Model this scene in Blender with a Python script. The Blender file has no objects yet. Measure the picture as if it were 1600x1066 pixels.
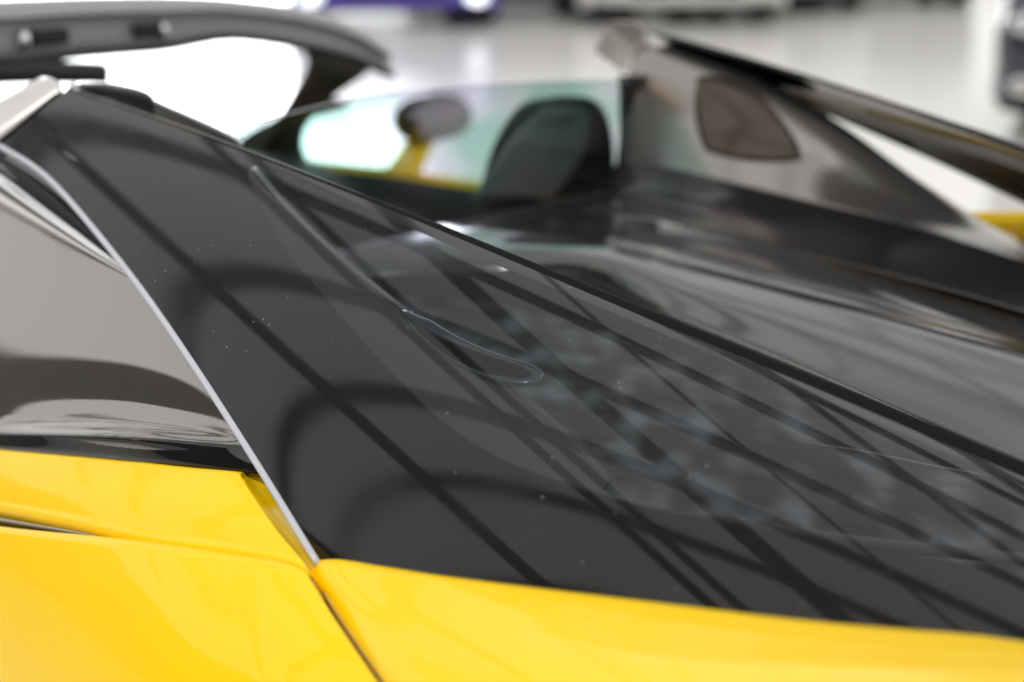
import bpy, bmesh, math, random
import numpy as np
from mathutils import Vector, Matrix

# ------------------------------------------------------------------ camera
PSI, PIT, FPX = math.radians(42), math.radians(17), 2500.0
CR = np.array([math.cos(PSI), -math.sin(PSI), 0.0])
CF = np.array([math.sin(PSI)*math.cos(PIT), math.cos(PSI)*math.cos(PIT), -math.sin(PIT)])
CU = np.cross(CR, CF)
CC = np.array([-1.543, -1.971, 1.471])
scene = bpy.context.scene
cd = bpy.data.cameras.new('camera'); cam = bpy.data.objects.new('camera', cd)
scene.collection.objects.link(cam); scene.camera = cam
cam.matrix_world = Matrix(((CR[0], CU[0], -CF[0], CC[0]), (CR[1], CU[1], -CF[1], CC[1]),
                           (CR[2], CU[2], -CF[2], CC[2]), (0, 0, 0, 1)))
cd.sensor_width = 36; cd.lens = FPX*36/1600; cd.clip_start = .05; cd.clip_end = 300
cd.dof.use_dof = True; cd.dof.focus_distance = 1.6; cd.dof.aperture_fstop = 2.2
cd.dof.aperture_blades = 0
# ------------------------------------------------------------------ light
world = bpy.data.worlds.new('World'); scene.world = world; world.use_nodes = True
wb = world.node_tree.nodes['Background']
wb.inputs[0].default_value = (1.0, .985, .96, 1); wb.inputs[1].default_value = 1.13
scene.view_settings.view_transform = 'Standard'; scene.view_settings.look = 'None'
scene.view_settings.exposure = 0.0; scene.view_settings.gamma = 1.0

def lamp(name, loc, target, sx, sy, watts, col):
    l = bpy.data.lights.new(name, 'AREA'); l.shape = 'RECTANGLE'; l.size = sx; l.size_y = sy
    l.energy = watts; l.color = col
    o = bpy.data.objects.new(name, l); scene.collection.objects.link(o); o.location = loc
    o.rotation_euler = (Vector(target)-Vector(loc)).to_track_quat('-Z', 'Y').to_euler()
    return o
lamp('window_light', (11.5, 20, 2.6), (5.5, 8, 0), 7, 4.5, 1300, (.95, .98, 1))
for wy, wz in ((1.2, 2.6), (3.4, 3.2), (7.5, 2.9)):
    lamp('warm_wall_light', (-7.85, wy, wz), (0, wy, wz), .5, .9, 9, (1, .66, .36))
lamp('ceiling_spotlight', (-3.6, -1.6, 5.0), (-.8, -.8, .9), .35, .35, 120, (1, .97, .92))

# ------------------------------------------------------------------ helpers
def dirv(x, y): return CF + CR*(x-800)/FPX - CU*(y-533)/FPX
def PX(x, y, c): v = dirv(x, y); return CC + v*((c-CC[0])/v[0])
def PY(x, y, c): v = dirv(x, y); return CC + v*((c-CC[1])/v[1])
def PZ(x, y, c): v = dirv(x, y); return CC + v*((c-CC[2])/v[2])
def PT(x, y, t): return CC + dirv(x, y)*t
def proj(P):
    v = np.asarray(P)-CC; t = v@CF
    return np.stack([800+FPX*(v@CR)/t, 533-FPX*(v@CU)/t], -1)

def spline(pts, n, lin=False):
    """resample a polyline as a chord-parametrised Catmull-Rom curve"""
    P = np.array(pts, float)
    if len(P) == 1: return np.repeat(P, n, 0)
    seg = np.maximum(np.linalg.norm(np.diff(P, axis=0), axis=1), 1e-6)**(1 if lin else .75)
    k = np.concatenate([[0], np.cumsum(seg)]); T = np.linspace(0, k[-1], n)
    if lin or len(P) == 2:
        return np.stack([np.interp(T, k, P[:, i]) for i in range(3)], 1)
    m = np.zeros_like(P)
    m[1:-1] = (P[2:]-P[:-2])/(k[2:]-k[:-2])[:, None]
    m[0] = (P[1]-P[0])/(k[1]-k[0]); m[-1] = (P[-1]-P[-2])/(k[-1]-k[-2])
    i = np.clip(np.searchsorted(k, T, 'right')-1, 0, len(P)-2)
    h = (k[i+1]-k[i])[:, None]; t = ((T-k[i])[:, None])/h
    return ((2*t**3-3*t**2+1)*P[i]+(t**3-2*t**2+t)*h*m[i]+(-2*t**3+3*t**2)*P[i+1]+(t**3-t**2)*h*m[i+1])

def grid_from_rows(rows, nu, nv, lin=False):
    R = [spline(r, nu) for r in rows]
    return np.stack([spline([R[j][i] for j in range(len(R))], nv, lin) for i in range(nu)], 1)   # nv x nu x 3

def new_obj(name, me, mat=None, parent=None):
    o = bpy.data.objects.new(name, me); scene.collection.objects.link(o)
    if mat: me.materials.append(mat)
    if parent: o.parent = parent
    return o

def mesh(name, verts, faces, mat, parent=None, smooth=True):
    me = bpy.data.meshes.new(name); me.from_pydata([tuple(map(float, v)) for v in verts], [], faces); me.update()
    if smooth: me.polygons.foreach_set('use_smooth', [True]*len(me.polygons))
    return new_obj(name, me, mat, parent)

def grid_mesh(name, G, mat, parent=None, thick=0.0, closed=False, flip=False):
    nv, nu = G.shape[:2]; V = G.reshape(-1, 3); Fs = []
    for j in range(nv-1):
        for i in range(nu-1 if not closed else nu):
            i2 = (i+1) % nu
            q = (j*nu+i, j*nu+i2, (j+1)*nu+i2, (j+1)*nu+i)
            Fs.append(q[::-1] if flip else q)
    o = mesh(name, V, Fs, mat, parent)
    if thick:
        m = o.modifiers.new('thickness', 'SOLIDIFY'); m.thickness = thick; m.offset = -1; m.use_even_offset = False
    return o

def loft(name, rows, mat, parent=None, nu=40, nv=24, thick=.003, lin=False, flip=False):
    return grid_mesh(name, grid_from_rows(rows, nu, nv, lin), mat, parent, thick, flip=flip)

def sweep(name, path, ra, rb, mat, parent=None, n=48, up=(0, 0, 1), taper=None, seg=12, power=1.0):
    P = spline(path, n); T = np.gradient(P, axis=0); T /= np.linalg.norm(T, axis=1)[:, None]
    S = np.cross(T, np.array(up, float)); S /= np.linalg.norm(S, axis=1)[:, None]; U = np.cross(S, T)
    tp = np.ones(n) if taper is None else np.interp(np.linspace(0, 1, n), np.linspace(0, 1, len(taper)), taper)
    G = np.zeros((n, seg, 3))
    for k in range(seg):
        a = 2*math.pi*k/seg; c, s = math.cos(a), math.sin(a)
        c = math.copysign(abs(c)**power, c); s = math.copysign(abs(s)**power, s)
        G[:, k] = P+S*(c*ra*tp)[:, None]+U*(s*rb*tp)[:, None]
    nv, nu = n, seg; Fs = [(j*nu+i, j*nu+(i+1) % nu, (j+1)*nu+(i+1) % nu, (j+1)*nu+i) for j in range(nv-1) for i in range(nu)]
    Fs.append(tuple(range(nu))[::-1]); Fs.append(tuple((nv-1)*nu+i for i in range(nu)))
    return mesh(name, G.reshape(-1, 3), Fs, mat, parent)

def box(name, c, s, mat, parent=None, bevel=.01, seg=3, rot=None):
    bm = bmesh.new(); bmesh.ops.create_cube(bm, size=1); bmesh.ops.scale(bm, vec=s, verts=bm.verts)
    if bevel: bmesh.ops.bevel(bm, geom=bm.edges[:], offset=bevel, segments=seg, affect='EDGES', profile=.5)
    if rot: bmesh.ops.rotate(bm, matrix=Matrix.Rotation(rot[0], 3, rot[1]), verts=bm.verts)
    bmesh.ops.translate(bm, vec=tuple(map(float, c)), verts=bm.verts)
    me = bpy.data.meshes.new(name); bm.to_mesh(me); bm.free()
    me.polygons.foreach_set('use_smooth', [bevel > 0]*len(me.polygons))
    return new_obj(name, me, mat, parent)

def tag(o, label=None, cat=None, group=None, kind=None):
    if label: o['label'] = label
    if cat: o['category'] = cat
    if group: o['group'] = group
    if kind: o['kind'] = kind
    return o
def empty(name, loc=(0, 0, 0)):
    o = bpy.data.objects.new(name, None); scene.collection.objects.link(o); o.location = loc; return o

# ------------------------------------------------------------------ materials
def pm(name, col, rough=.4, metal=0., coat=0., spec=.5, **k):
    m = bpy.data.materials.new(name); m.use_nodes = True; b = m.node_tree.nodes['Principled BSDF']
    b.inputs['Base Color'].default_value = (*col, 1); b.inputs['Roughness'].default_value = rough
    b.inputs['Metallic'].default_value = metal; b.inputs['Coat Weight'].default_value = coat
    b.inputs['Coat Roughness'].default_value = k.get('coat_rough', .03); b.inputs['Specular IOR Level'].default_value = spec
    nt = m.node_tree; L = nt.links
    if k.get('var'):
        n = nt.nodes.new('ShaderNodeTexNoise'); n.inputs['Scale'].default_value = k.get('vscale', 8); n.inputs['Detail'].default_value = 5
        tc = nt.nodes.new('ShaderNodeTexCoord'); L.new(tc.outputs['Object'], n.inputs['Vector'])
        mp = nt.nodes.new('ShaderNodeMapRange'); L.new(n.outputs['Fac'], mp.inputs[0])
        mp.inputs[3].default_value = max(0, rough-k['var']); mp.inputs[4].default_value = rough+k['var']
        L.new(mp.outputs[0], b.inputs['Roughness'])
    if k.get('bump'):
        n = nt.nodes.new('ShaderNodeTexNoise'); n.inputs['Scale'].default_value = k.get('bscale', 400); n.inputs['Detail'].default_value = 2
        tc = nt.nodes.new('ShaderNodeTexCoord'); L.new(tc.outputs['Object'], n.inputs['Vector'])
        bp = nt.nodes.new('ShaderNodeBump'); bp.inputs['Strength'].default_value = k['bump']; bp.inputs['Distance'].default_value = k.get('bdist', .001)
        L.new(n.outputs['Fac'], bp.inputs['Height']); L.new(bp.outputs[0], b.inputs['Normal'])
    if k.get('dust'):
        v = nt.nodes.new('ShaderNodeTexVoronoi'); v.inputs['Scale'].default_value = k.get('dscale', 85)
        tc = nt.nodes.new('ShaderNodeTexCoord'); L.new(tc.outputs['Object'], v.inputs['Vector'])
        n2 = nt.nodes.new('ShaderNodeTexNoise'); n2.inputs['Scale'].default_value = 9; L.new(tc.outputs['Object'], n2.inputs['Vector'])
        th = nt.nodes.new('ShaderNodeMath'); th.operation = 'MULTIPLY'; L.new(n2.outputs['Fac'], th.inputs[0]); th.inputs[1].default_value = k['dust']
        lt = nt.nodes.new('ShaderNodeMath'); lt.operation = 'LESS_THAN'; L.new(v.outputs['Distance'], lt.inputs[0]); L.new(th.outputs[0], lt.inputs[1])
        mx = nt.nodes.new('ShaderNodeMix'); mx.data_type = 'RGBA'; L.new(lt.outputs[0], mx.inputs[0])
        mx.inputs[6].default_value = (*col, 1); mx.inputs[7].default_value = (.45, .45, .43, 1); L.new(mx.outputs[2], b.inputs['Base Color'])
    return m

YEL = pm('yellow_paint', (1.0, .645, .001), .35, coat=.42, spec=.12, bump=.02, bscale=900, bdist=.0004)
BLK = pm('black_gloss', (.006, .006, .007), .05, coat=.3, dust=.06)
DGR = pm('dark_gunmetal_gloss', (.27, .26, .255), .05, metal=.9, coat=.5, var=.03, vscale=14)
DECK = pm('black_gloss_deck', (.12, .118, .12), .13, metal=.75, coat=.12, var=.03, vscale=5, dust=.05)
RUB = pm('black_rubber', (.004, .004, .004), .6, spec=.12)
MATB = pm('matt_black', (.01, .01, .011), .7)
SEAL = pm('polished_edge', (.50, .52, .58), .25, spec=.6)
CAPM = pm('satin_grey_cap', (.62, .60, .59), .3, metal=.3, coat=.4)
DOMEM = pm('grey_dome', (.10, .096, .093), .25, coat=.3)
DUCT = pm('duct_rim_metal', (.62, .70, .78), .28, metal=1)
FAIR = pm('satin_black_fairing', (.33, .315, .305), .23, metal=.8, coat=.1)
FLG = pm('flange_paint', (.22, .22, .20), .5)
UNDF = pm('grey_under_fairing', (.52, .53, .48), .32, var=.08, vscale=20, bump=.2, bscale=300)
FLANK = pm('deck_flank_dark_reflection', (.05, .048, .048), .15, metal=.6, coat=.3)  # lower part of the fairing, its dark reflection put into the colour
PANE = pm('brown_tinted_pane', (.085, .068, .055), .14, metal=.7)
CHR = pm('chrome', (.75, .75, .76), .06, metal=1)
HEAD = pm('grey_header_plastic', (.30, .30, .315), .42, coat=.15, bump=.1, bscale=900)
TRIM = pm('dark_interior', (.012, .014, .017), .6, bump=.2, bscale=500)
SEAT = pm('seat_fabric', (.014, .014, .015), .75, bump=.4, bscale=600)
SEATG = pm('seat_grey_fabric', (.16, .155, .15), .7, bump=.4, bscale=600)
TYRE = pm('tyre', (.015, .015, .015), .75)
RIM = pm('alloy', (.25, .25, .27), .3, metal=1)
BEAM = pm('beam_paint', (.36, .36, .36), .6)

def schlick(nt, f0=.045):
    N = nt.nodes; L = nt.links; lw = N.new('ShaderNodeLayerWeight'); lw.inputs[0].default_value = .5
    p = N.new('ShaderNodeMath'); p.operation = 'POWER'; L.new(lw.outputs['Facing'], p.inputs[0]); p.inputs[1].default_value = 5
    m = N.new('ShaderNodeMath'); m.operation = 'MULTIPLY_ADD'; L.new(p.outputs[0], m.inputs[0]); m.inputs[1].default_value = 1-f0; m.inputs[2].default_value = f0
    return m
def thin_glass(name, tint, fres=1.5, gloss=(1, 1, 1), rough=0.0):
    m = bpy.data.materials.new(name); m.use_nodes = True; nt = m.node_tree; N = nt.nodes; L = nt.links
    N.remove(N['Principled BSDF']); out = N['Material Output']
    tr = N.new('ShaderNodeBsdfTransparent'); tr.inputs[0].default_value = (*tint, 1)
    gl = N.new('ShaderNodeBsdfGlossy'); gl.inputs['Roughness'].default_value = rough; gl.inputs[0].default_value = (*gloss, 1)
    fr = schlick(nt)
    mx = N.new('ShaderNodeMixShader'); L.new(fr.outputs[0], mx.inputs[0]); L.new(tr.outputs[0], mx.inputs[1]); L.new(gl.outputs[0], mx.inputs[2])
    L.new(mx.outputs[0], out.inputs[0]); m['mix'] = 1
    return m
CLEAR = thin_glass('clear_glass', (.9, .93, .92))

# iridescent rear screen: heat-strengthening bands tint the pane lavender and mint
RW = thin_glass('rear_screen_glass', (.7, .8, .8), 1.45)
nt = RW.node_tree; N = nt.nodes; L = nt.links
tr = [n for n in N if n.type == 'BSDF_TRANSPARENT'][0]
tc = N.new('ShaderNodeTexCoord'); n1 = N.new('ShaderNodeTexNoise'); n1.inputs['Scale'].default_value = 3.2; n1.inputs['Detail'].default_value = 1
mp = N.new('ShaderNodeMapping'); mp.inputs['Location'].default_value = (.35, 0, .2); mp.inputs['Scale'].default_value = (1.3, 1, 2.4)
L.new(tc.outputs['Object'], mp.inputs[0]); L.new(mp.outputs[0], n1.inputs['Vector'])
cr = N.new('ShaderNodeValToRGB'); L.new(n1.outputs['Fac'], cr.inputs[0]); L.new(cr.outputs[0], tr.inputs[0])
cr.color_ramp.elements[0].position = .40; cr.color_ramp.elements[0].color = (.66, .65, .75, 1)
cr.color_ramp.elements[1].position = .60; cr.color_ramp.elements[1].color = (.38, .60, .55, 1)
e = cr.color_ramp.elements.new(.5); e.color = (.58, .68, .71, 1)

# near glass: ceramic print (vertex attribute 'frit') on a tinted pane
def frit_glass(name):
    m = bpy.data.materials.new(name); m.use_nodes = True; nt = m.node_tree; N = nt.nodes; L = nt.links
    b = N['Principled BSDF']; out = N['Material Output']
    b.inputs['Base Color'].default_value = (.005, .005, .005, 1); b.inputs['Specular IOR Level'].default_value = .43; b.inputs['Roughness'].default_value = .045
    tr = N.new('ShaderNodeBsdfTransparent'); tr.inputs[0].default_value = (.235, .25, .255, 1)
    gl = N.new('ShaderNodeBsdfGlossy'); gl.inputs['Roughness'].default_value = .015
    fr = schlick(nt)
    mx = N.new('ShaderNodeMixShader'); L.new(fr.outputs[0], mx.inputs[0]); L.new(tr.outputs[0], mx.inputs[1]); L.new(gl.outputs[0], mx.inputs[2])
    at = N.new('ShaderNodeAttribute'); at.attribute_name = 'frit'
    mr = N.new('ShaderNodeMapRange'); L.new(at.outputs['Fac'], mr.inputs[0]); mr.inputs[1].default_value = -1.2; mr.inputs[2].default_value = 1.2
    # specks of dust lying on the pane
    tc = N.new('ShaderNodeTexCoord'); v = N.new('ShaderNodeTexVoronoi'); v.inputs['Scale'].default_value = 60; L.new(tc.outputs['Object'], v.inputs['Vector'])
    n2 = N.new('ShaderNodeTexNoise'); n2.inputs['Scale'].default_value = 14; L.new(tc.outputs['Object'], n2.inputs['Vector'])
    th = N.new('ShaderNodeMapRange'); L.new(n2.outputs['Fac'], th.inputs[0]); th.inputs[1].default_value = .38; th.inputs[2].default_value = .75
    th.inputs[3].default_value = 0; th.inputs[4].default_value = .09
    lt = N.new('ShaderNodeMath'); lt.operation = 'LESS_THAN'; L.new(v.outputs['Distance'], lt.inputs[0]); L.new(th.outputs[0], lt.inputs[1])
    v2 = N.new('ShaderNodeTexVoronoi'); v2.inputs['Scale'].default_value = 210; L.new(tc.outputs['Object'], v2.inputs['Vector'])
    n3 = N.new('ShaderNodeTexNoise'); n3.inputs['Scale'].default_value = 22; n3.inputs['Detail'].default_value = 4; L.new(tc.outputs['Object'], n3.inputs['Vector'])
    t2 = N.new('ShaderNodeMapRange'); L.new(n3.outputs['Fac'], t2.inputs[0]); t2.inputs[1].default_value = .52; t2.inputs[2].default_value = .8; t2.inputs[3].default_value = 0; t2.inputs[4].default_value = .16
    l2 = N.new('ShaderNodeMath'); l2.operation = 'LESS_THAN'; L.new(v2.outputs['Distance'], l2.inputs[0]); L.new(t2.outputs[0], l2.inputs[1])
    mxx = N.new('ShaderNodeMath'); mxx.operation = 'MAXIMUM'; L.new(lt.outputs[0], mxx.inputs[0]); L.new(l2.outputs[0], mxx.inputs[1]); lt = mxx
    # faint wiping smears change the gloss
    n4 = N.new('ShaderNodeTexNoise'); n4.inputs['Scale'].default_value = 5; n4.inputs['Detail'].default_value = 6; n4.inputs['Distortion'].default_value = 1.2; L.new(tc.outputs['Object'], n4.inputs['Vector'])
    rr = N.new('ShaderNodeMapRange'); L.new(n4.outputs['Fac'], rr.inputs[0]); rr.inputs[1].default_value = .3; rr.inputs[2].default_value = .75; rr.inputs[3].default_value = .02; rr.inputs[4].default_value = .10
    L.new(rr.outputs[0], b.inputs['Roughness'])
    ms = N.new('ShaderNodeMixShader'); L.new(mr.outputs[0], ms.inputs[0]); L.new(mx.outputs[0], ms.inputs[1]); L.new(b.outputs[0], ms.inputs[2])
    df = N.new('ShaderNodeBsdfDiffuse'); df.inputs[0].default_value = (.4, .4, .38, 1)
    hf = N.new('ShaderNodeMath'); hf.operation = 'MULTIPLY'; L.new(lt.outputs[0], hf.inputs[0]); hf.inputs[1].default_value = .45
    m2 = N.new('ShaderNodeMixShader'); L.new(hf.outputs[0], m2.inputs[0]); L.new(ms.outputs[0], m2.inputs[1]); L.new(df.outputs[0], m2.inputs[2])
    L.new(m2.outputs[0], out.inputs[0])
    return m
FRIT = frit_glass('printed_tinted_glass')

# ------------------------------------------------------------------ the setting
FLM = pm('polished_floor', (.86, .845, .81), .22, coat=.25, coat_rough=.12, var=.06, vscale=.9)
fl = mesh('floor', [(-60, -60, 0), (60, -60, 0), (60, 60, 0), (-60, 60, 0)], [(0, 1, 2, 3)], FLM); tag(fl, kind='structure')
WALL = pm('brown_wall_panel', (.03, .026, .022), .5, var=.1, vscale=2)
wl = box('hall_wall', (-8.1, 6, 2.1), (.3, 44, 4.2), WALL, None, .01); tag(wl, kind='structure')
# open roof lattice high above, seen mirrored in the glass and gloss panels
BZ = 6.0
roof = empty('roof_lattice', (0, 0, BZ)); tag(roof, kind='structure')
def beam(a, b, w, h=.3):
    a = np.array(a, float); b = np.array(b, float); d = (b-a)[:2]; Ln = np.linalg.norm(d)
    o = box('roof_beam', (0, 0, 0), (Ln, w, h), BEAM, roof, 0)
    o.location = ((a[0]+b[0])/2, (a[1]+b[1])/2, a[2]); o.rotation_euler = (0, 0, math.atan2(d[1], d[0]))
    return o
R2 = np.array([math.cos(PSI), -math.sin(PSI)]); R1 = np.array([math.sin(PSI), math.cos(PSI)])
for s1, w in ((-6.2, .25), (-3.6, .2), (-1.2, .2), (-.1, .12), (.8, .14), (2.1, .15), (4.1, .22), (6.5, .25), (9.0, .25)):
    beam((*(R1*s1-R2*17), .25), (*(R1*s1+R2*17), .25), w)
for q, w in ((-5.8, .2), (-2.55, .07), (-2.1, .07), (-.85, .3), (.5, .08), (2.6, .1), (5.2, .25), (8.5, .3)):
    beam((*(R2*q-R1*17), -.06), (*(R2*q+R1*17), -.06), w)

# ------------------------------------------------------------------ the car
car = empty('sports_car', (0, 0, 0))
tag(car, 'yellow and black open-top sports car with a black glass buttress', 'car')

I0 = [(105, 140, -.56), (330, 219, -.533), (640, 340, -.502), (1000, 490, -.463), (1600, 740, -.40)]
L0 = [(45, 190, -.61), (0, 225, -.65), (110, 310, -.672), (210, 432, -.697), (300, 560, -.722), (400, 715, -.752), (500, 878, -.785)]
B0 = [(700, 906, -.755), (1000, 944, -.708), (1300, 980, -.655), (1600, 1003, -.60)]
QP = np.array([PX(*q) for q in I0+L0+B0]); QO = QP.mean(0)
_, _, QV = np.linalg.svd(QP-QO); QN = QV[2]*np.sign(QV[2][2]); Q1 = QV[0]*np.sign(QV[0][1]); Q2 = np.cross(QN, Q1)
def qbasis(u, v): return np.stack([np.ones_like(u), u, v, u*u, u*v, v*v], -1)
QC = np.linalg.lstsq(qbasis((QP-QO)@Q1, (QP-QO)@Q2), (QP-QO)@QN, rcond=None)[0]
def on_pane(px, py):                     # the pane is one smooth doubly curved sheet through those edges
    v = dirv(px, py); t = 1.6
    for _ in range(40):
        q = CC+v*t-QO; uu, vv = q@Q1, q@Q2
        g = q@QN-qbasis(np.array(uu), np.array(vv))@QC
        gn = QN-Q1*(QC[1]+2*QC[3]*uu+QC[4]*vv)-Q2*(QC[2]+QC[4]*uu+2*QC[5]*vv)
        t -= g/(gn@v)
    return CC+v*t
def lift(P2):                            # (u,v) -> point on the sheet
    return QO+P2[..., :1]*Q1+P2[..., 1:]*Q2+(qbasis(P2[..., 0], P2[..., 1])@QC)[..., None]*QN
def flat(P): P = np.asarray(P); return np.stack([(P-QO)@Q1, (P-QO)@Q2], -1)
inner = [on_pane(x, y) for x, y in ((105, 140), (330, 219), (640, 340), (1000, 490), (1300, 614), (1600, 740))]
left = [on_pane(x, y) for x, y in ((105, 140), (45, 190), (0, 225), (60, 262), (110, 310), (210, 432), (300, 560), (400, 715), (500, 878))]
bottom = [on_pane(x, y) for x, y in ((500, 878), (700, 906), (1000, 944), (1300, 980), (1600, 1003))]
ext = lambda a, b, k: lift(flat(b)+(flat(b)-flat(a))*k)
inner.append(ext(inner[-2], inner[-1], 1.3)); bottom.append(ext(bottom[-2], bottom[-1], 1.9))
A = inner[0]; GN = QN
def coons2(c0, c1, d0, d1, nu, nv):
    c0, c1 = flat(spline(c0, nu)), flat(spline(c1, nu)); d0, d1 = flat(spline(d0, nv, True)), flat(spline(d1, nv))
    u = np.linspace(0, 1, nu)[None, :, None]; v = np.linspace(0, 1, nv)[:, None, None]
    G = (1-v)*c0[None]+v*c1[None]+(1-u)*d0[:, None]+u*d1[:, None]
    G -= (1-u)*(1-v)*c0[0]+u*(1-v)*c0[-1]+(1-u)*v*c1[0]+u*v*c1[-1]
    return lift(G)
GG = coons2(inner, bottom, spline(left, 60), [inner[-1], bottom[-1]], 300, 160)
# outline of the see-through window printed into the black border (pixel outline laid onto the pane)
WIN = np.array([(392, 262), (403, 259), (440, 264), (520, 300), (640, 356), (1000, 506), (1600, 757), (1800, 840), (1800, 990), (1600, 905), (1450, 868),
                (1250, 838), (1050, 800), (900, 760), (790, 720), (700, 665), (600, 570), (500, 455), (430, 370), (400, 310), (390, 285), (388, 270)], float)
def sdf(P, poly):
    d = np.full(len(P), 1e9); ins = np.zeros(len(P), bool); n = len(poly)
    for i in range(n):
        a, b = poly[i], poly[(i+1) % n]; e = b-a; w = P-a
        t = np.clip((w@e)/(e@e), 0, 1); d = np.minimum(d, np.linalg.norm(w-t[:, None]*e, axis=1))
        c = ((a[1] > P[:, 1]) != (b[1] > P[:, 1])) & (P[:, 0] < (b[0]-a[0])*(P[:, 1]-a[1])/((b[1]-a[1]) or 1e-9)+a[0]); ins ^= c
    return np.where(ins, -d, d)
def smooth_poly(p, n=240):
    q = np.concatenate([p, p[:1]]); q3 = np.concatenate([q, np.zeros((len(q), 1))], 1); return spline(q3, n)[:-1, :2]
gl = grid_mesh('buttress_glass', GG, FRIT, car)
at = gl.data.attributes.new('frit', 'FLOAT', 'POINT'); at.data.foreach_set('value', sdf(proj(GG.reshape(-1, 3)), smooth_poly(WIN)).astype(np.float32))
# flip so normals point outwards
gl.data.update()
if gl.data.polygons[1000].normal.z < 0: gl.data.flip_normals()

class Sheet:
    """a smooth sheet of low-order curvature fitted through guide points"""
    def __init__(self, pts, order=2):
        P = np.array(pts); self.order = order
        px = proj(P); self.c = np.linalg.lstsq(self.b(px[:, 0], px[:, 1]), 1/((P-CC)@CF), rcond=None)[0]
    def b(self, x, y):
        x = (np.asarray(x)-800)/800; y = (np.asarray(y)-533)/533
        B = [np.ones_like(x), x, y]+([x*x, x*y, y*y] if self.order == 2 else [])
        return np.stack(B, -1)
    def at(self, px, py): return PT(px, py, 1/float(self.b(px, py)@self.c))
    def row(self, pts): return [self.at(x, y) for x, y in pts]
# edge strips of the pane
off = lambda pts, v: [np.array(q)+np.array(v) for q in pts]
sweep('edge_seal', off(inner, (.002, .0, -.0035)), .0115, .006, RUB, car, 80, up=QN, seg=16, power=.6, taper=[.25, .4, .62, .8, .95, 1.05, 1.1])
sweep('seal_line', off(inner, (.0085, .0, .0)), .001, .001, DGR, car, 80, up=QN, seg=8)
sweep('glass_edge', off(left[2:], (-.001, .001, -.003)), .0036, .0045, SEAL, car, 80, up=GN, seg=12, power=.6)
sweep('front_seal', off(left[:3], (-.004, .012, -.008)), .009, .006, RUB, car, 20, seg=10)

# cap in front of the pane
e0, e1 = PX(105, 139, -.56), PX(-60, 264, -.69)
f0, f1 = PX(62, 125, -.555), PX(-60, 195, -.66)
V = np.array([0, .014, -.002])
loft('roof_end_cap', [[e0+V+(0, .0, -.03), e1+V+(0, 0, -.03)], [e0+V, (e0+e1)/2+V+(0, 0, .002), e1+V], [e0*.6+f0*.4+(0, 0, .006), e1*.6+f1*.4+(0, 0, .006)],
                      [f0, f1], [f0+(.0, .02, -.02), f1+(0, .02, -.02)], [f0+(.01, .03, -.05), f1+(.01, .03, -.05)]], CAPM, car, 24, 30)

# yellow rear fender
bo = off(bottom[1:], (-.001, -.001, .0015))
f1_ = [PX(512, 877, -.788), PX(600, 890, -.772)]+bo
f4g = [PX(552, 985, -.832), PX(680, 985, -.822), PX(850, 990, -.81), PX(1080, 1010, -.765), PX(1350, 1030, -.705), PX(1600, 1040, -.655)]
f5g = [PX(606, 1066, -.866), PX(720, 1066, -.86), PX(900, 1066, -.843), PX(1130, 1066, -.81), PX(1400, 1066, -.758), PX(1600, 1066, -.71)]
FS = Sheet(f1_+f1_[:-1]+f4g+f5g)
f1_ = FS.row([(512, 877), (600, 889), (700, 905), (1000, 943), (1300, 979), (1600, 1002), (1800, 1012)])
f2_ = FS.row([(501, 882), (600, 896), (700, 911), (1000, 949), (1300, 985), (1600, 1008), (1800, 1018)])
f3_ = FS.row([(504, 905), (600, 918), (740, 930), (1010, 965), (1300, 1000), (1600, 1022), (1800, 1030)])
f4_ = FS.row([(536, 960), (640, 965), (800, 975), (1050, 1000), (1320, 1025), (1600, 1042), (1800, 1048)])
f5_ = FS.row([(612, 1066), (720, 1066), (900, 1066), (1130, 1066), (1400, 1066), (1600, 1070), (1800, 1072)])
f5b = off(FS.row([(680, 1130), (800, 1130), (980, 1130), (1200, 1130), (1450, 1125), (1640, 1120), (1830, 1110)]), (0, 0, -.012))
f6_ = [np.array([-.94, y, z]) for y, z in ((-1.17, .72), (-1.22, .77), (-1.3, .80), (-1.42, .83), (-1.55, .85), (-1.64, .86), (-1.85, .86))]
f7_ = [np.array([-.975, y, .55]) for y in (-1.17, -1.24, -1.32, -1.44, -1.57, -1.66, -1.88)]
f8_ = [np.array([-.96, y, .2]) for y in (-1.17, -1.24, -1.32, -1.44, -1.57, -1.66, -1.88)]
rows = [off(f1_, (.015, 0, -.025)), off(f1_, (.002, 0, -.003)), f1_, f2_, f3_, f4_, f5_, f5b, f6_, f7_, f8_]
edge_in = [r[0]+np.array([.012, .012, -.02]) for r in rows]
rows = [[e]+r for e, r in zip(edge_in, rows)]
S0 = [r[1] for r in rows[2:]]
loft('rear_fender', rows, YEL, car, 110, 70)

# door rear / quarter panel below the crest
crest = [PX(-60, 817, -.872), PX(0, 825, -.867), PX(220, 849, -.852), PX(400, 875, -.836), PX(462, 886, -.827), PX(487, 901, -.815)]
r2 = [PX(-60, 930, -.905), PX(0, 935, -.903), PX(220, 950, -.89), PX(400, 965, -.872), PX(480, 975, -.852), PX(535, 985, -.836)]
r3 = [PX(-60, 1066, -.93), PX(0, 1066, -.928), PX(220, 1066, -.915), PX(400, 1066, -.90), PX(500, 1066, -.885), PX(594, 1066, -.868)]
QS = Sheet(crest+r2+r3)
crest = QS.row([(-60, 817), (0, 825), (220, 849), (400, 875), (455, 885), (480, 899)])
r1 = QS.row([(-60, 840), (0, 845), (220, 868), (400, 893), (463, 905), (493, 917)])
r2 = QS.row([(-60, 930), (0, 935), (220, 945), (400, 955), (466, 958), (520, 962)])
r3 = QS.row([(-60, 1066), (0, 1066), (220, 1066), (400, 1066), (496, 1066), (591, 1066)])
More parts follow.
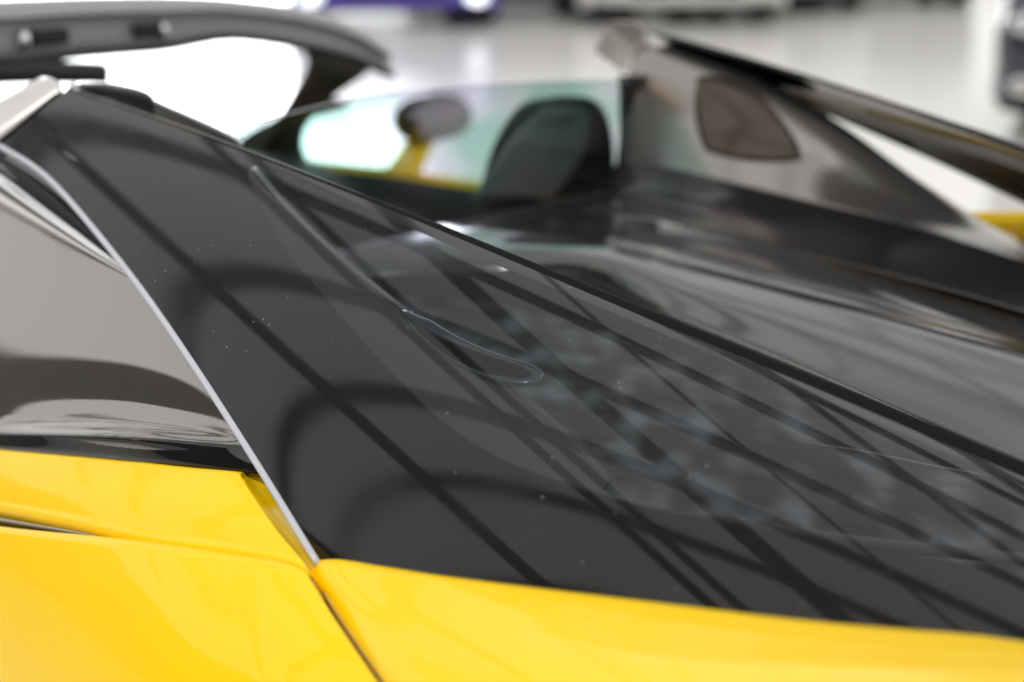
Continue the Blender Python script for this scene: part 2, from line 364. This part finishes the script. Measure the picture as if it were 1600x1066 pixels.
r3b = off(QS.row([(-60, 1140), (0, 1140), (220, 1140), (420, 1140), (535, 1140), (655, 1140)]), (0, 0, -.01))
r4 = [np.array([-.965, y, z]) for y, z in ((-.42, .40), (-.45, .40), (-.65, .47), (-.85, .54), (-.98, .6), (-1.15, .68))]
r5 = [np.array([-.95, y, .15]) for y in (-.42, -.45, -.65, -.85, -.98, -1.16)]
loft('quarter_panel', [off(crest, (.02, .0, -.03)), off(crest, (.004, 0, -.003)), crest, r1, r2, r3, r3b, r4, r5], YEL, car, 70, 50)

# shoulder panel between crest and black side panel
sh_low = [PX(-60, 784, -.852), PX(0, 797, -.848), PX(110, 820, -.842), PX(220, 846, -.838), PX(400, 873, -.824), PX(460, 884, -.816), PX(488, 900, -.806)]
sh_top = [PX(-60, 698, -.815), PX(0, 705, -.812), PX(110, 715, -.801), PX(200, 724, -.79), PX(300, 734, -.777), PX(340, 738, -.772), PX(374, 742, -.765)]
sh_mid = [PX(-60, 745, -.838), PX(0, 755, -.835), PX(110, 768, -.826), PX(220, 785, -.817), PX(340, 800, -.803), PX(400, 808, -.795), PX(428, 818, -.787)]
SS = Sheet(sh_top+sh_mid+sh_low)
sh_top = SS.row([(-60, 698), (0, 705), (110, 715), (200, 724), (300, 735), (345, 739), (376, 742)])
sh_t2 = SS.row([(-60, 706), (0, 713), (110, 723), (200, 732), (300, 743), (350, 748), (381, 752)])
sh_mid = SS.row([(-60, 745), (0, 755), (110, 768), (220, 785), (340, 803), (400, 815), (430, 825)])
sh_m2 = SS.row([(-60, 770), (0, 783), (110, 803), (220, 828), (380, 852), (440, 864), (472, 876)])
sh_low = SS.row([(-60, 784), (0, 797), (110, 820), (220, 845), (400, 871), (462, 884), (488, 900)])
SG = grid_from_rows([off(sh_top, (.015, 0, -.02)), off(sh_top, (.002, 0, -.001)), sh_t2, sh_mid, sh_m2, sh_low, off(sh_low, (.015, .0, -.03))], 60, 50)
grid_mesh('shoulder_panel', SG, YEL, car, .003)
cre = [q for q in SG[7:-6:4, -1]]
nn = len(cre); und = spline([PX(404, 722, -.722), PX(420, 745, -.730), PX(462, 812, -.748), PX(503, 884, -.772), PX(507, 906, -.784)], nn)
loft('shoulder_return', [cre, [c+(.0015, -.002, -.0022) for c in cre], [c*.65+u_*.35+(.002, 0, -.005) for c, u_ in zip(cre, und)], list(und), off(list(und), (.03, .0, -.02))], YEL, car, 30, 24)
# dark slit vent below the shoulder
loft('vent_slit', [off(sh_low[:5], (.012, .0, -.012)), [a*.5+b*.5+np.array([.018, 0, -.012]) for a, b in zip(sh_low[:5], crest[:5])], off(crest[:5], (.012, 0, -.012))], BLK, car, 30, 8)
sweep('vent_trim', [a*.55+b*.45+np.array([.004, 0, -.004]) for a, b in zip(sh_low[:4], [crest[0], crest[1], (crest[1]+crest[2])/2, crest[2]])], .004, .0025, DGR, car, 30, taper=[1, 1, .8, .2])
# backing under the shut lines
loft('sill_backing', [off([sh_low[2], sh_low[-1], S0[4]], (.05, .03, -.06)), off([crest[2], crest[-1], r3[-1]], (.04, .02, -.06))], MATB, car, 8, 4)
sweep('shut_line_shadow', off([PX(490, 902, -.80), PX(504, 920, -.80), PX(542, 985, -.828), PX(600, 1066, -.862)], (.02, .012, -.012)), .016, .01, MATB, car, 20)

# gloss black side panel
d0 = [PX(-60, 290, -.66), PX(0, 325, -.668), PX(100, 372, -.673), PX(235, 430, -.675)]
d1 = [PX(-60, 400, -.712), PX(0, 415, -.712), PX(150, 440, -.703), PX(285, 490, -.688)]
d2 = [PX(-60, 550, -.765), PX(0, 552, -.763), PX(180, 560, -.742), PX(350, 590, -.705)]
d3 = [PX(-60, 650, -.795), PX(0, 655, -.79), PX(200, 655, -.77), PX(410, 680, -.728)]
d4 = [PX(-60, 672, -.806), PX(0, 676, -.802), PX(200, 682, -.785), PX(420, 700, -.735)]
d5 = [PX(-60, 694, -.813), PX(0, 700, -.809), PX(200, 718, -.787), PX(435, 744, -.742)]
DS = Sheet(d0+d1+d2+d3+d3, 1)
d0 = DS.row([(-60, 290), (0, 325), (100, 372), (225, 428)]); d1 = DS.row([(-60, 400), (0, 415), (150, 440), (285, 500)])
d2 = DS.row([(-60, 550), (0, 552), (180, 560), (345, 600)]); d3 = DS.row([(-60, 655), (0, 660), (200, 662), (400, 682)])
loft('side_panel', [d0, d1, d2, d3, d4, d5, off(d5, (.01, 0, -.015))], DGR, car, 50, 50)
sweep('side_panel_lip', off(d5, (-.002, 0, -.001)), .002, .0022, BLK, car, 40)
loft('side_panel_skirt', [off(d4, (-.0015, 0, .0005)), off(d5, (-.003, 0, .002)), off(d5, (-.002, 0, 0))], BLK, car, 40, 8)
# bright trim wedge and the dark recess above it
w0 = [PX(-60, 222, -.645), PX(0, 264, -.657), PX(110, 352, -.668), PX(205, 427, -.682)]
w1 = [PX(-60, 240, -.665), PX(0, 280, -.675), PX(110, 358, -.683), PX(206, 428, -.687)]
w2 = [PX(-60, 265, -.672), PX(0, 303, -.681), PX(110, 372, -.688), PX(207, 431, -.689)]
w3 = [PX(-60, 292, -.66), PX(0, 326, -.668), PX(110, 384, -.678), PX(210, 434, -.683)]
loft('bright_trim', [w0, w1, w2, w3], CHR, car, 40, 20)
sweep('trim_edge', off(w3, (-.001, 0, 0)), .004, .0055, BLK, car, 40, taper=[1, 1, .6])
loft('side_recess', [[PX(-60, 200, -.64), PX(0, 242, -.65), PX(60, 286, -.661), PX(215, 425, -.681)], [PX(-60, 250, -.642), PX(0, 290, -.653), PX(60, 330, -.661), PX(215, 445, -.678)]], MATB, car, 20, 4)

# ------------------------------------------------------------------ tonneau: deck, fairings
def sect(y, pts): return [np.array([x, y, z]) for x, z in pts]
fair_rows = [
    sect(.03, ((.40, .875), (.47, .885), (.515, .93), (.53, 1.03), (.545, 1.10), (.57, 1.135), (.62, 1.125), (.655, 1.08), (.68, 1.0))),
    sect(-.02, ((.40, .885), (.47, .895), (.515, .935), (.535, 1.03), (.55, 1.10), (.575, 1.135), (.62, 1.125), (.655, 1.08), (.68, 1.0))),
    sect(-.2, ((.36, .892), (.45, .90), (.51, .935), (.55, 1.01), (.58, 1.07), (.605, 1.098), (.635, 1.093), (.66, 1.05), (.685, .99))),
    sect(-.36, ((.34, .895), (.44, .903), (.515, .93), (.565, .98), (.595, 1.02), (.62, 1.04), (.648, 1.03), (.675, .985), (.70, .94))),
    sect(-.52, ((.32, .898), (.44, .905), (.53, .92), (.585, .932), (.62, .948), (.65, .956), (.68, .945), (.70, .925), (.72, .90))),
    sect(-.66, ((.32, .898), (.45, .903), (.54, .908), (.60, .905), (.64, .902), (.68, .895), (.705, .885), (.72, .875), (.735, .86))),
    sect(-.9, ((.30, .895), (.42, .897), (.50, .895), (.56, .89), (.62, .885), (.68, .88), (.71, .87), (.73, .86), (.74, .85))),
    sect(-1.6, ((.2, .88), (.28, .88), (.34, .878), (.40, .875), (.46, .87), (.52, .865), (.55, .86), (.57, .85), (.58, .84)))]
loft('tonneau_fairing', [r[2:] for r in fair_rows], FAIR, car, 60, 80)
loft('deck_flank', [r[:3] for r in fair_rows], FLANK, car, 40, 80)
# dark inset pane on the far fairing's inner face
from mathutils.bvhtree import BVHTree
FG = grid_from_rows([r[2:] for r in fair_rows], 60, 80); nvv, nuu = FG.shape[:2]
bv = BVHTree.FromPolygons([tuple(q) for q in FG.reshape(-1, 3)], [(j*nuu+i, j*nuu+i+1, (j+1)*nuu+i+1, (j+1)*nuu+i) for j in range(nvv-1) for i in range(nuu-1)])
def on_fair(px, py, lift_):
    d = Vector(dirv(px, py)); h = bv.ray_cast(Vector(CC), d.normalized()); p = np.array(h[0]) if h[0] else PX(px, py, .56)
    return p-dirv(px, py)*lift_
qa, qb, qc, qd = np.array([(1082, 108), (1188, 140), (1272, 258), (1092, 246)], float)
PG = np.zeros((14, 16, 3))
for j in range(14):
    for i in range(16):
        u0, v0 = 2*i/15-1, 2*j/13-1; k_ = .55; u_ = (u0*math.sqrt(1-k_*v0*v0/2)+1)/2; v_ = (v0*math.sqrt(1-k_*u0*u0/2)+1)/2; q = (qa*(1-u_)+qb*u_)*(1-v_)+(qd*(1-u_)+qc*u_)*v_
        PG[j, i] = on_fair(q[0], q[1], .004)
grid_mesh('fairing_pane', PG, PANE, car, .003)
mir = lambda rows: [[np.array([-q[0], q[1], q[2]]) for q in r] for r in rows]
nf = []
for r in fair_rows[:6]:
    nf.append([q for q in r])
loft('tonneau_fairing', mir([r[2:] for r in fair_rows[:6]]), DECK, car, 50, 60)

# centre deck: valley, crease, near shoulder
def deck_row(y, x0, z):
    return [np.array([x0, y, z-.03]), np.array([x0+.015, y, z-.004]), np.array([x0*.4+.03, y, z+.014]), np.array([.06, y, z+.022]), np.array([.10, y, z+.024]), np.array([.16, y, z+.012]),
            np.array([.25, y, z]), np.array([.40, y, z+.0])]
dr = [deck_row(.02, -.30, .858), deck_row(-.12, -.17, .872), deck_row(-.35, .02, .886), deck_row(-.6, -.035, .888), deck_row(-.9, -.092, .884), deck_row(-1.25, -.172, .875), deck_row(-1.8, -.31, .85)]
loft('engine_deck', [r[1:] for r in dr], DECK, car, 60, 60)
loft('deck_edge', [[r[1]+np.array([-.003, 0, .0]), r[0]+np.array([0, 0, -.03])] for r in dr], MATB, car, 10, 60)
# well under the near pane, ceiling reflections painted into its blotchy colour
def well():
    nu, nv = 110, 170; G = np.zeros((nv, nu, 3))
    for j in range(nv):
        y = .0-1.75*j/(nv-1)
        for i in range(nu):
            x = -.72+.66*i/(nu-1); z = .835+.02*math.cos((y+.8)*2)
            z += .0009*(math.sin(x*78+1.6*math.sin(y*11))*math.sin(y*58+2*math.sin(x*13))+.5*math.sin(x*131+y*47+2*math.sin(y*17)))*min(1, max(0, (-.36-y)/.12))
            G[j, i] = (x, y, z)
    return G
REFLM = pm('well_painted_reflections', (.15, .165, .19), .35, metal=.85)
nt = REFLM.node_tree; N = nt.nodes; L = nt.links
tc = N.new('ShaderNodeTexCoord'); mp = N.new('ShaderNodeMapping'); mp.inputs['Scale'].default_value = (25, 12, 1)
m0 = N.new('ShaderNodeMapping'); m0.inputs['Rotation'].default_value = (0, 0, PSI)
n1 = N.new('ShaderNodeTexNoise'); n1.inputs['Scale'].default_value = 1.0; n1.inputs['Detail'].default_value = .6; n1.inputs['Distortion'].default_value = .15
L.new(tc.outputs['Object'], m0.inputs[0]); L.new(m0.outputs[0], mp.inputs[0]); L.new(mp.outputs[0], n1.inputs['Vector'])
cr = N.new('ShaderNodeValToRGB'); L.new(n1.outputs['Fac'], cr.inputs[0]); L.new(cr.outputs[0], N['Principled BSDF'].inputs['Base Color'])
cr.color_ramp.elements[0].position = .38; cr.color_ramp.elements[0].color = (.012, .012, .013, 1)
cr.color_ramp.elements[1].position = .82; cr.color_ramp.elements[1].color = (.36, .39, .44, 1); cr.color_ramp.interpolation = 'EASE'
grid_mesh('well_painted_reflections', well(), REFLM, car)

def below(px, py, dt): return PT(px, py, float((on_pane(px, py)-CC)@CF)+dt)
uL = [(376, 245), (398, 330), (468, 452), (588, 602), (720, 708), (830, 752), (930, 782)]
uR = [(390, 262), (450, 330), (540, 415), (632, 488), (760, 578), (870, 668), (950, 750)]
uM = [((a[0]+b[0])/2, (a[1]+b[1])/2) for a, b in zip(uL, uR)]
loft('under_fairing', [[below(x-10, y, .05) for x, y in uL], [below(x, y, .03) for x, y in uL], [below(x, y, .04) for x, y in uM], [below(x, y, .05) for x, y in uR],
                       [below(x+5, y-2, .058) for x, y in uR], [below(x+9, y-3, .085) for x, y in uR], [below(x+12, y+6, .16) for x, y in uR]], UNDF, car, 60, 40)
sweep('ridge_highlight', [below(x, y, .049) for x, y in uR[:4]], .0022, .002, DUCT, car, 40, taper=[.9, .8, .5, .3])  # thin bright strip added as the highlight along the ridge
drim = [(630, 487), (665, 508), (710, 532), (770, 556), (822, 573), (840, 586), (824, 598), (768, 590), (708, 562), (660, 526), (632, 492)]
sweep('duct_rim', [below(x, y, .046) for x, y in drim], .006, .004, DUCT, car, 60, seg=10, taper=[.6, 1.6, 1.2, .8, .8, 1.1, 1, .6, .4, .4, .5])
loft('duct_mouth', [[below(x, y, .048) for x, y in drim[:6]], [below(x, y, .05) for x, y in ((631, 490), (662, 518), (710, 548), (769, 574), (823, 586), (839, 587))], [below(x, y, .046) for x, y in ((632, 492), (660, 526), (708, 562), (768, 590), (824, 598), (840, 588))]], MATB, car, 20, 8)
sweep('deck_seam', [PZ(x, y, .868) for x, y in ((1225, 686), (1350, 706), (1480, 732), (1640, 758))], .0025, .0015, FLG, car, 40, taper=[.1, 1, .7, .3])
sweep('fender_flange', [PZ(x, y, .872) for x, y in ((960, 796), (1120, 812), (1300, 842), (1540, 868), (1700, 885))], .008, .005, FLG, car, 40, taper=[.2, 1, 1, 1])

# ------------------------------------------------------------------ rear screen, cabin
top = [PY(330, 214, 0.0), PY(420, 186, 0), PY(560, 153, 0), PY(700, 138, 0), PY(850, 128, 0), PY(985, 126, 0)]
bot = [PY(330, 470, 0.0), PY(430, 440, 0.0), PY(570, 395, 0), PY(715, 352, 0), PY(850, 322, 0), PY(1012, 290, 0)]
loft('rear_screen', [top, bot], RW, car, 30, 8, 0)
sweep('screen_edge', top, .0012, .0012, SEAL, car, 30, up=(0, 1, 0))
sweep('screen_base_trim', off(bot, (0, .0, .0)), .008, .004, MATB, car, 30)
loft('screen_pillar', [[PY(996, 118, .0), PY(1000, 135, 0), PY(1020, 292, 0)], [PY(970, 118, .03), PY(972, 135, .03), PY(975, 292, .03)], [PY(972, 118, .2), PY(974, 135, .2), PY(976, 300, .2)]], MATB, car, 14, 10)
loft('screen_pillar', [[PY(1001, 118, -.012), PY(1004, 135, -.012), PY(1022, 292, -.012)], [PY(1020, 118, -.01), PY(1022, 135, -.01), PY(1030, 292, -.01)]], MATB, car, 14, 6)

# seats: arched shell with grey centre
def seat_shell(cx, mat, w, z0, z1, y, dy, name, parent):
    rows = []
    for k, (fw, fz) in enumerate(((1.06, 0), (1.03, .4), (1.0, .65), (.93, .82), (.78, .93), (.48, .99))):
        z = z0+(z1-z0)*fz; row = []
        for a in np.linspace(0, 2*math.pi, 17):
            c, s_ = math.cos(a), math.sin(a)
            row.append(np.array([cx+w*fw*math.copysign(abs(c)**.7, c), y+dy*s_*(1 if fz < .9 else .7)+(.05-.1*fz), z]))
        rows.append(row)
    rows.append([np.array([cx, y-.05, z1+.004])]*17)
    return loft(name, rows, mat, parent, 48, 40)
ps = seat_shell(.50, SEAT, .165, .35, 1.035, .22, .06, 'seat_back', car)
seat_shell(-.42, SEAT, .175, .35, 1.04, .22, .06, 'seat_back', car)
loft('seat_insert', [[PY(a, y, .10), PY((a+b)/2, y-1, .095), PY(b, y, .10)] for a, b, y in ((850, 912, 168), (815, 922, 200), (785, 915, 235), (762, 893, 270), (735, 860, 312))], SEATG, car, 12, 14)
# cabin tub and far door
loft('cabin_floor', [[np.array([-.85, y, .35]), np.array([0, y, .3]), np.array([.85, y, .35])] for y in (.05, .8, 1.6)], TRIM, car, 8, 8)
box('rear_bulkhead', (0, .07, .60), (1.3, .05, .52), TRIM, car, .01)
sill = [PX(1010, 300, .90), PX(860, 296, .9), PX(740, 283, .9), PX(600, 262, .9), PX(470, 246, .9), np.array([.88, 2.0, .70])]
loft('far_door_skin', [off(sill, (-.016, 0, -.03)), off(sill, (-.012, 0, -.004)), sill, off(sill, (.03, 0, -.04)), off(sill, (.06, 0, -.25)), off(sill, (.03, 0, -.5))], YEL, car, 30, 24)
loft('far_door_card', [off(sill, (-.017, 0, -.012)), off(sill, (-.04, 0, -.1)), off(sill, (-.05, 0, -.4))], TRIM, car, 20, 10)
# hood and dash ahead of the windscreen
loft('dashboard', [[np.array([x, y, z]) for x in (-.75, 0, .75)] for y, z in ((1.1, .45), (1.12, .66), (1.25, .72), (1.6, .71))], TRIM, car, 10, 14)
loft('front_hood', [[np.array([x, y, z-.05*abs(x)]) for x in (-.8, -.4, 0, .4, .8)] for y, z in ((1.6, .70), (1.9, .66), (2.3, .57), (2.7, .42))], YEL, car, 20, 20)

loft('dash_side_panel', [[PX(a, y, .9), PX((a+b)/2, y, .895), PX(b, y, .9)] for a, b, y in ((520, 550, 156), (478, 508, 172), (425, 482, 195), (380, 474, 222), (370, 480, 245), (370, 500, 264))], TRIM, car, 10, 24, .03)
# far door mirror
mc = PX(675, 184, 1.06)
def ellip(name, c, ax, mat, parent, n=20, pw=.8):
    G = np.zeros((n+1, 32, 3))
    for j in range(n+1):
        th = math.pi*j/n
        for i in range(32):
            a = 2*math.pi*i/32; v = (math.sin(th)*math.cos(a), math.sin(th)*math.sin(a), math.cos(th))
            G[j, i] = [c[k]+ax[k]*math.copysign(abs(v[k])**pw, v[k]) for k in range(3)]
    return grid_mesh(name, G, mat, parent, closed=True)
mh = ellip('door_mirror', mc, (.115, .06, .062), BLK, car)
mg = ellip('mirror_glass', mc+np.array([-.005, -.045, 0]), (.10, .025, .052), DGR, mh)
loft('mirror_stalk', [[mc+np.array([-.06, 0, -.04]), PX(628, 225, 1.0), PX(600, 262, .9)], [mc+np.array([0.03, .02, -.05]), PX(668, 228, 1.0), PX(648, 268, .9)]], YEL, car, 14, 8, .02)

# windscreen header with catches
hx = lambda px: -.3+(px-20)*(.9/580)
def H(px, py, dt=0): 
    v = dirv(px, py); t = (hx(px)-CC[0])/v[0]; return CC+v*(t+dt)
hpx = (-60, 20, 120, 250, 360, 480, 560, 608)
topy = (4, 2, -2, -4, 0, 16, 44, 78); boty = (98, 96, 84, 74, 58, 74, 94, 116)
def hrow(f, dt): return [H(p, a+(b-a)*f, dt) for p, a, b in zip(hpx, topy, boty)]
hd = loft('windscreen_header', [hrow(0, .09), hrow(.02, .05), hrow(.25, .012), hrow(.33, .03), hrow(.5, .032), hrow(.8, .025), hrow(.97, .035), hrow(1.0, .06), hrow(.9, .12)], HEAD, car, 60, 60)
sweep('header_lip', hrow(.27, .008), .008, .004, HEAD, car, 50)
sweep('header_seal', hrow(1.0, .05), .03, .009, TRIM, car, 50)
for (sx0, sx1, sy, cx_, cy_) in ((44, 98, 58, 35, 62), (208, 255, 47, 252, 47)):
    a, b = H(sx0, sy+2, .02), H(sx1, sy-2, .02)
    o = sweep('catch_slot', [a, (a+b)/2, b], .016, .014, MATB, hd, 10, power=.5)
    ellip('roof_catch', H(cx_, cy_, .015), (.013, .014, .019), CHR, hd, 12)
# far A-pillar and windscreen
pa = [H(606, 84, .05), PX(545, 135, .72), PX(490, 172, .80), np.array([.9, 1.75, .70])]
pb = [H(480, 80, .06), PX(480, 110, .68), PX(448, 165, .76), np.array([.82, 1.7, .68])]
loft('windscreen_pillar', [pa, [a*.5+b*.5+np.array([-.0, -.02, .0]) for a, b in zip(pa, pb)], pb, off(pb, (.05, .06, -.02))], TRIM, car, 20, 14)
loft('windscreen', [hrow(1.0, .07)[:6], [np.array([x, 1.72, .70]) for x in (-.75, -.5, -.2, .2, .55, .82)]], CLEAR, car, 16, 10, 0)
# interior mirror hanging below the header
ms = [PY(x, y, .72) for x, y in ((-40, 114), (60, 112), (158, 115))]
sweep('interior_mirror', ms, .03, .02, TRIM, car, 16, power=.6)

# ------------------------------------------------------------------ far side: mirrored panels
def mirror_part(o, name):
    c = o.copy(); c.data = o.data.copy(); scene.collection.objects.link(c); c.parent = car
    for v in c.data.vertices: v.co.x = -v.co.x
    c.data.flip_normals(); c.name = name
    if name == 'edge_seal': c.data.materials[0] = BLK
    if YEL in list(c.data.materials): c.location.z = .035
    return c
for o in [q for q in list(car.children) if q.name.split('.')[0] in ('buttress_glass', 'edge_seal', 'roof_end_cap', 'rear_fender', 'quarter_panel', 'shoulder_panel', 'shoulder_return')]:
    mirror_part(o, o.name.split('.')[0])

# near dome behind the pane
DM = [[PX(118, 142, -.55), PX(130, 134, -.53), PX(180, 136, -.5), PX(228, 147, -.47), PX(243, 160, -.455), PX(320, 194, -.43), PX(377, 224, -.41)],
                       [PX(118, 170, -.53), PX(130, 165, -.51), PX(180, 165, -.49), PX(228, 175, -.46), PX(243, 190, -.445), PX(320, 224, -.42), PX(377, 240, -.40)],
                       [PX(118, 260, -.50), PX(130, 260, -.5), PX(180, 260, -.48), PX(228, 270, -.45), PX(243, 280, -.44), PX(320, 300, -.42), PX(377, 310, -.395)]]
loft('headrest_dome', [off(DM[0], (.03, .12, -.05)), off(DM[0], (.015, .05, -.006)), off(DM[0], (.002, .006, 0))]+DM, DOMEM, car, 40, 24)
sweep('dome_edge', [PX(236, 156, -.458), PX(320, 193, -.43), PX(366, 216, -.412), PX(379, 226, -.41)], .0022, .0022, SEAL, car, 30)

# ------------------------------------------------------------------ cars across the hall
def far_car(name, label, loc, yaw, col, L_=4.4, W=1.85, Hh=1.3, lamps=True, lamp_mat=None):
    LM = lamp_mat or LMP
    c = empty(name, loc); c.rotation_euler = (0, 0, yaw); tag(c, label, 'car', None)
    paint = pm(name+'_paint', col, .25, coat=1.0)
    prof = [(-.5, .32), (-.5, .55), (-.44, .72), (-.25, .80), (-.12, 1.0), (.05, 1.0), (.25, .98), (.42, .80), (.49, .68), (.5, .4), (.49, .2), (-.49, .2)]
    rows = []
    for xx, sc in ((-.5, .86), (-.48, .96), (-.25, 1.0), (.25, 1.0), (.48, .96), (.5, .86)):
        pts = [np.array([xx*W*(1 if z < .82 else .8), q*L_*sc, .15+(z-.2)*Hh*(.97 if abs(xx) > .49 else 1)]) for q, z in prof]
        rows.append(pts+[pts[0]])
    o = loft('body', rows, paint, c, 70, 24, 0)
    for sx in (-1, 1):
        for yy in (-.31, .30):
            t = sweep('wheel', [np.array([sx*(W/2-.22), yy*L_, .33]), np.array([sx*(W/2+.01), yy*L_, .33])], .33, .33, TYRE, c, 4, seg=28)
            sweep('rim', [np.array([sx*(W/2-.1), yy*L_, .33]), np.array([sx*(W/2+.015), yy*L_, .33])], .22, .22, RIM, t, 3, seg=24)
        if lamps:
            ellip('headlight', (sx*W*.36, -.485*L_, .60), (.16, .06, .07), LM, c, 10)
            ellip('driving_lamp', (sx*W*.38, -.492*L_, .27), (.10, .04, .06), LM, c, 10)
    box('splitter', (0, -.49*L_, .17), (W*.9, .14, .05), TYRE, c, .01)
    box('grille', (0, -.495*L_, .36), (W*.5, .08, .16), TYRE, c, .02)
    return c
LMP = bpy.data.materials.new('lamp_glass'); LMP.use_nodes = True
b = LMP.node_tree.nodes['Principled BSDF']; b.inputs['Base Color'].default_value = (.9, .92, 1, 1); b.inputs['Roughness'].default_value = .1
b.inputs['Emission Color'].default_value = (.9, .95, 1, 1); b.inputs['Emission Strength'].default_value = 2.5
def fpos(px, py): q = PZ(px, py, 0); return (q[0], q[1], 0)
far_car('parked_blue_car', 'deep blue violet car facing the yellow car with lit white lamps', (fpos(600, 52)[0]+1.6, fpos(600, 52)[1]+1.9, 0), math.radians(-38), (.09, .05, .5))
far_car('parked_black_car', 'black car with lit lamps beside the blue violet car', (fpos(860, 30)[0]+1.6, fpos(860, 30)[1]+1.9, 0), math.radians(-42), (.01, .01, .012))
far_car('parked_white_car', 'white car parked beside the black car', (fpos(1050, 48)[0]+1.7, fpos(1050, 48)[1]+1.8, 0), math.radians(-40), (.8, .8, .8), lamps=False)
far_car('parked_silver_car', 'silver grey car parked beside the white car', (fpos(1230, 26)[0]+1.7, fpos(1230, 26)[1]+1.8, 0), math.radians(-46), (.45, .46, .48), lamps=False)
far_car('parked_grey_car', 'dark grey car at the end of the row', (fpos(1430, 16)[0]+1.7, fpos(1430, 16)[1]+1.8, 0), math.radians(-50), (.08, .08, .09), lamps=False)
far_car('parked_dark_car', 'dark car with bright chrome glints standing alone on the pale floor', (fpos(1640, 205)[0]+1.95, fpos(1640, 205)[1]-.15, 0), math.radians(-75), (.015, .018, .04), lamp_mat=CHR)
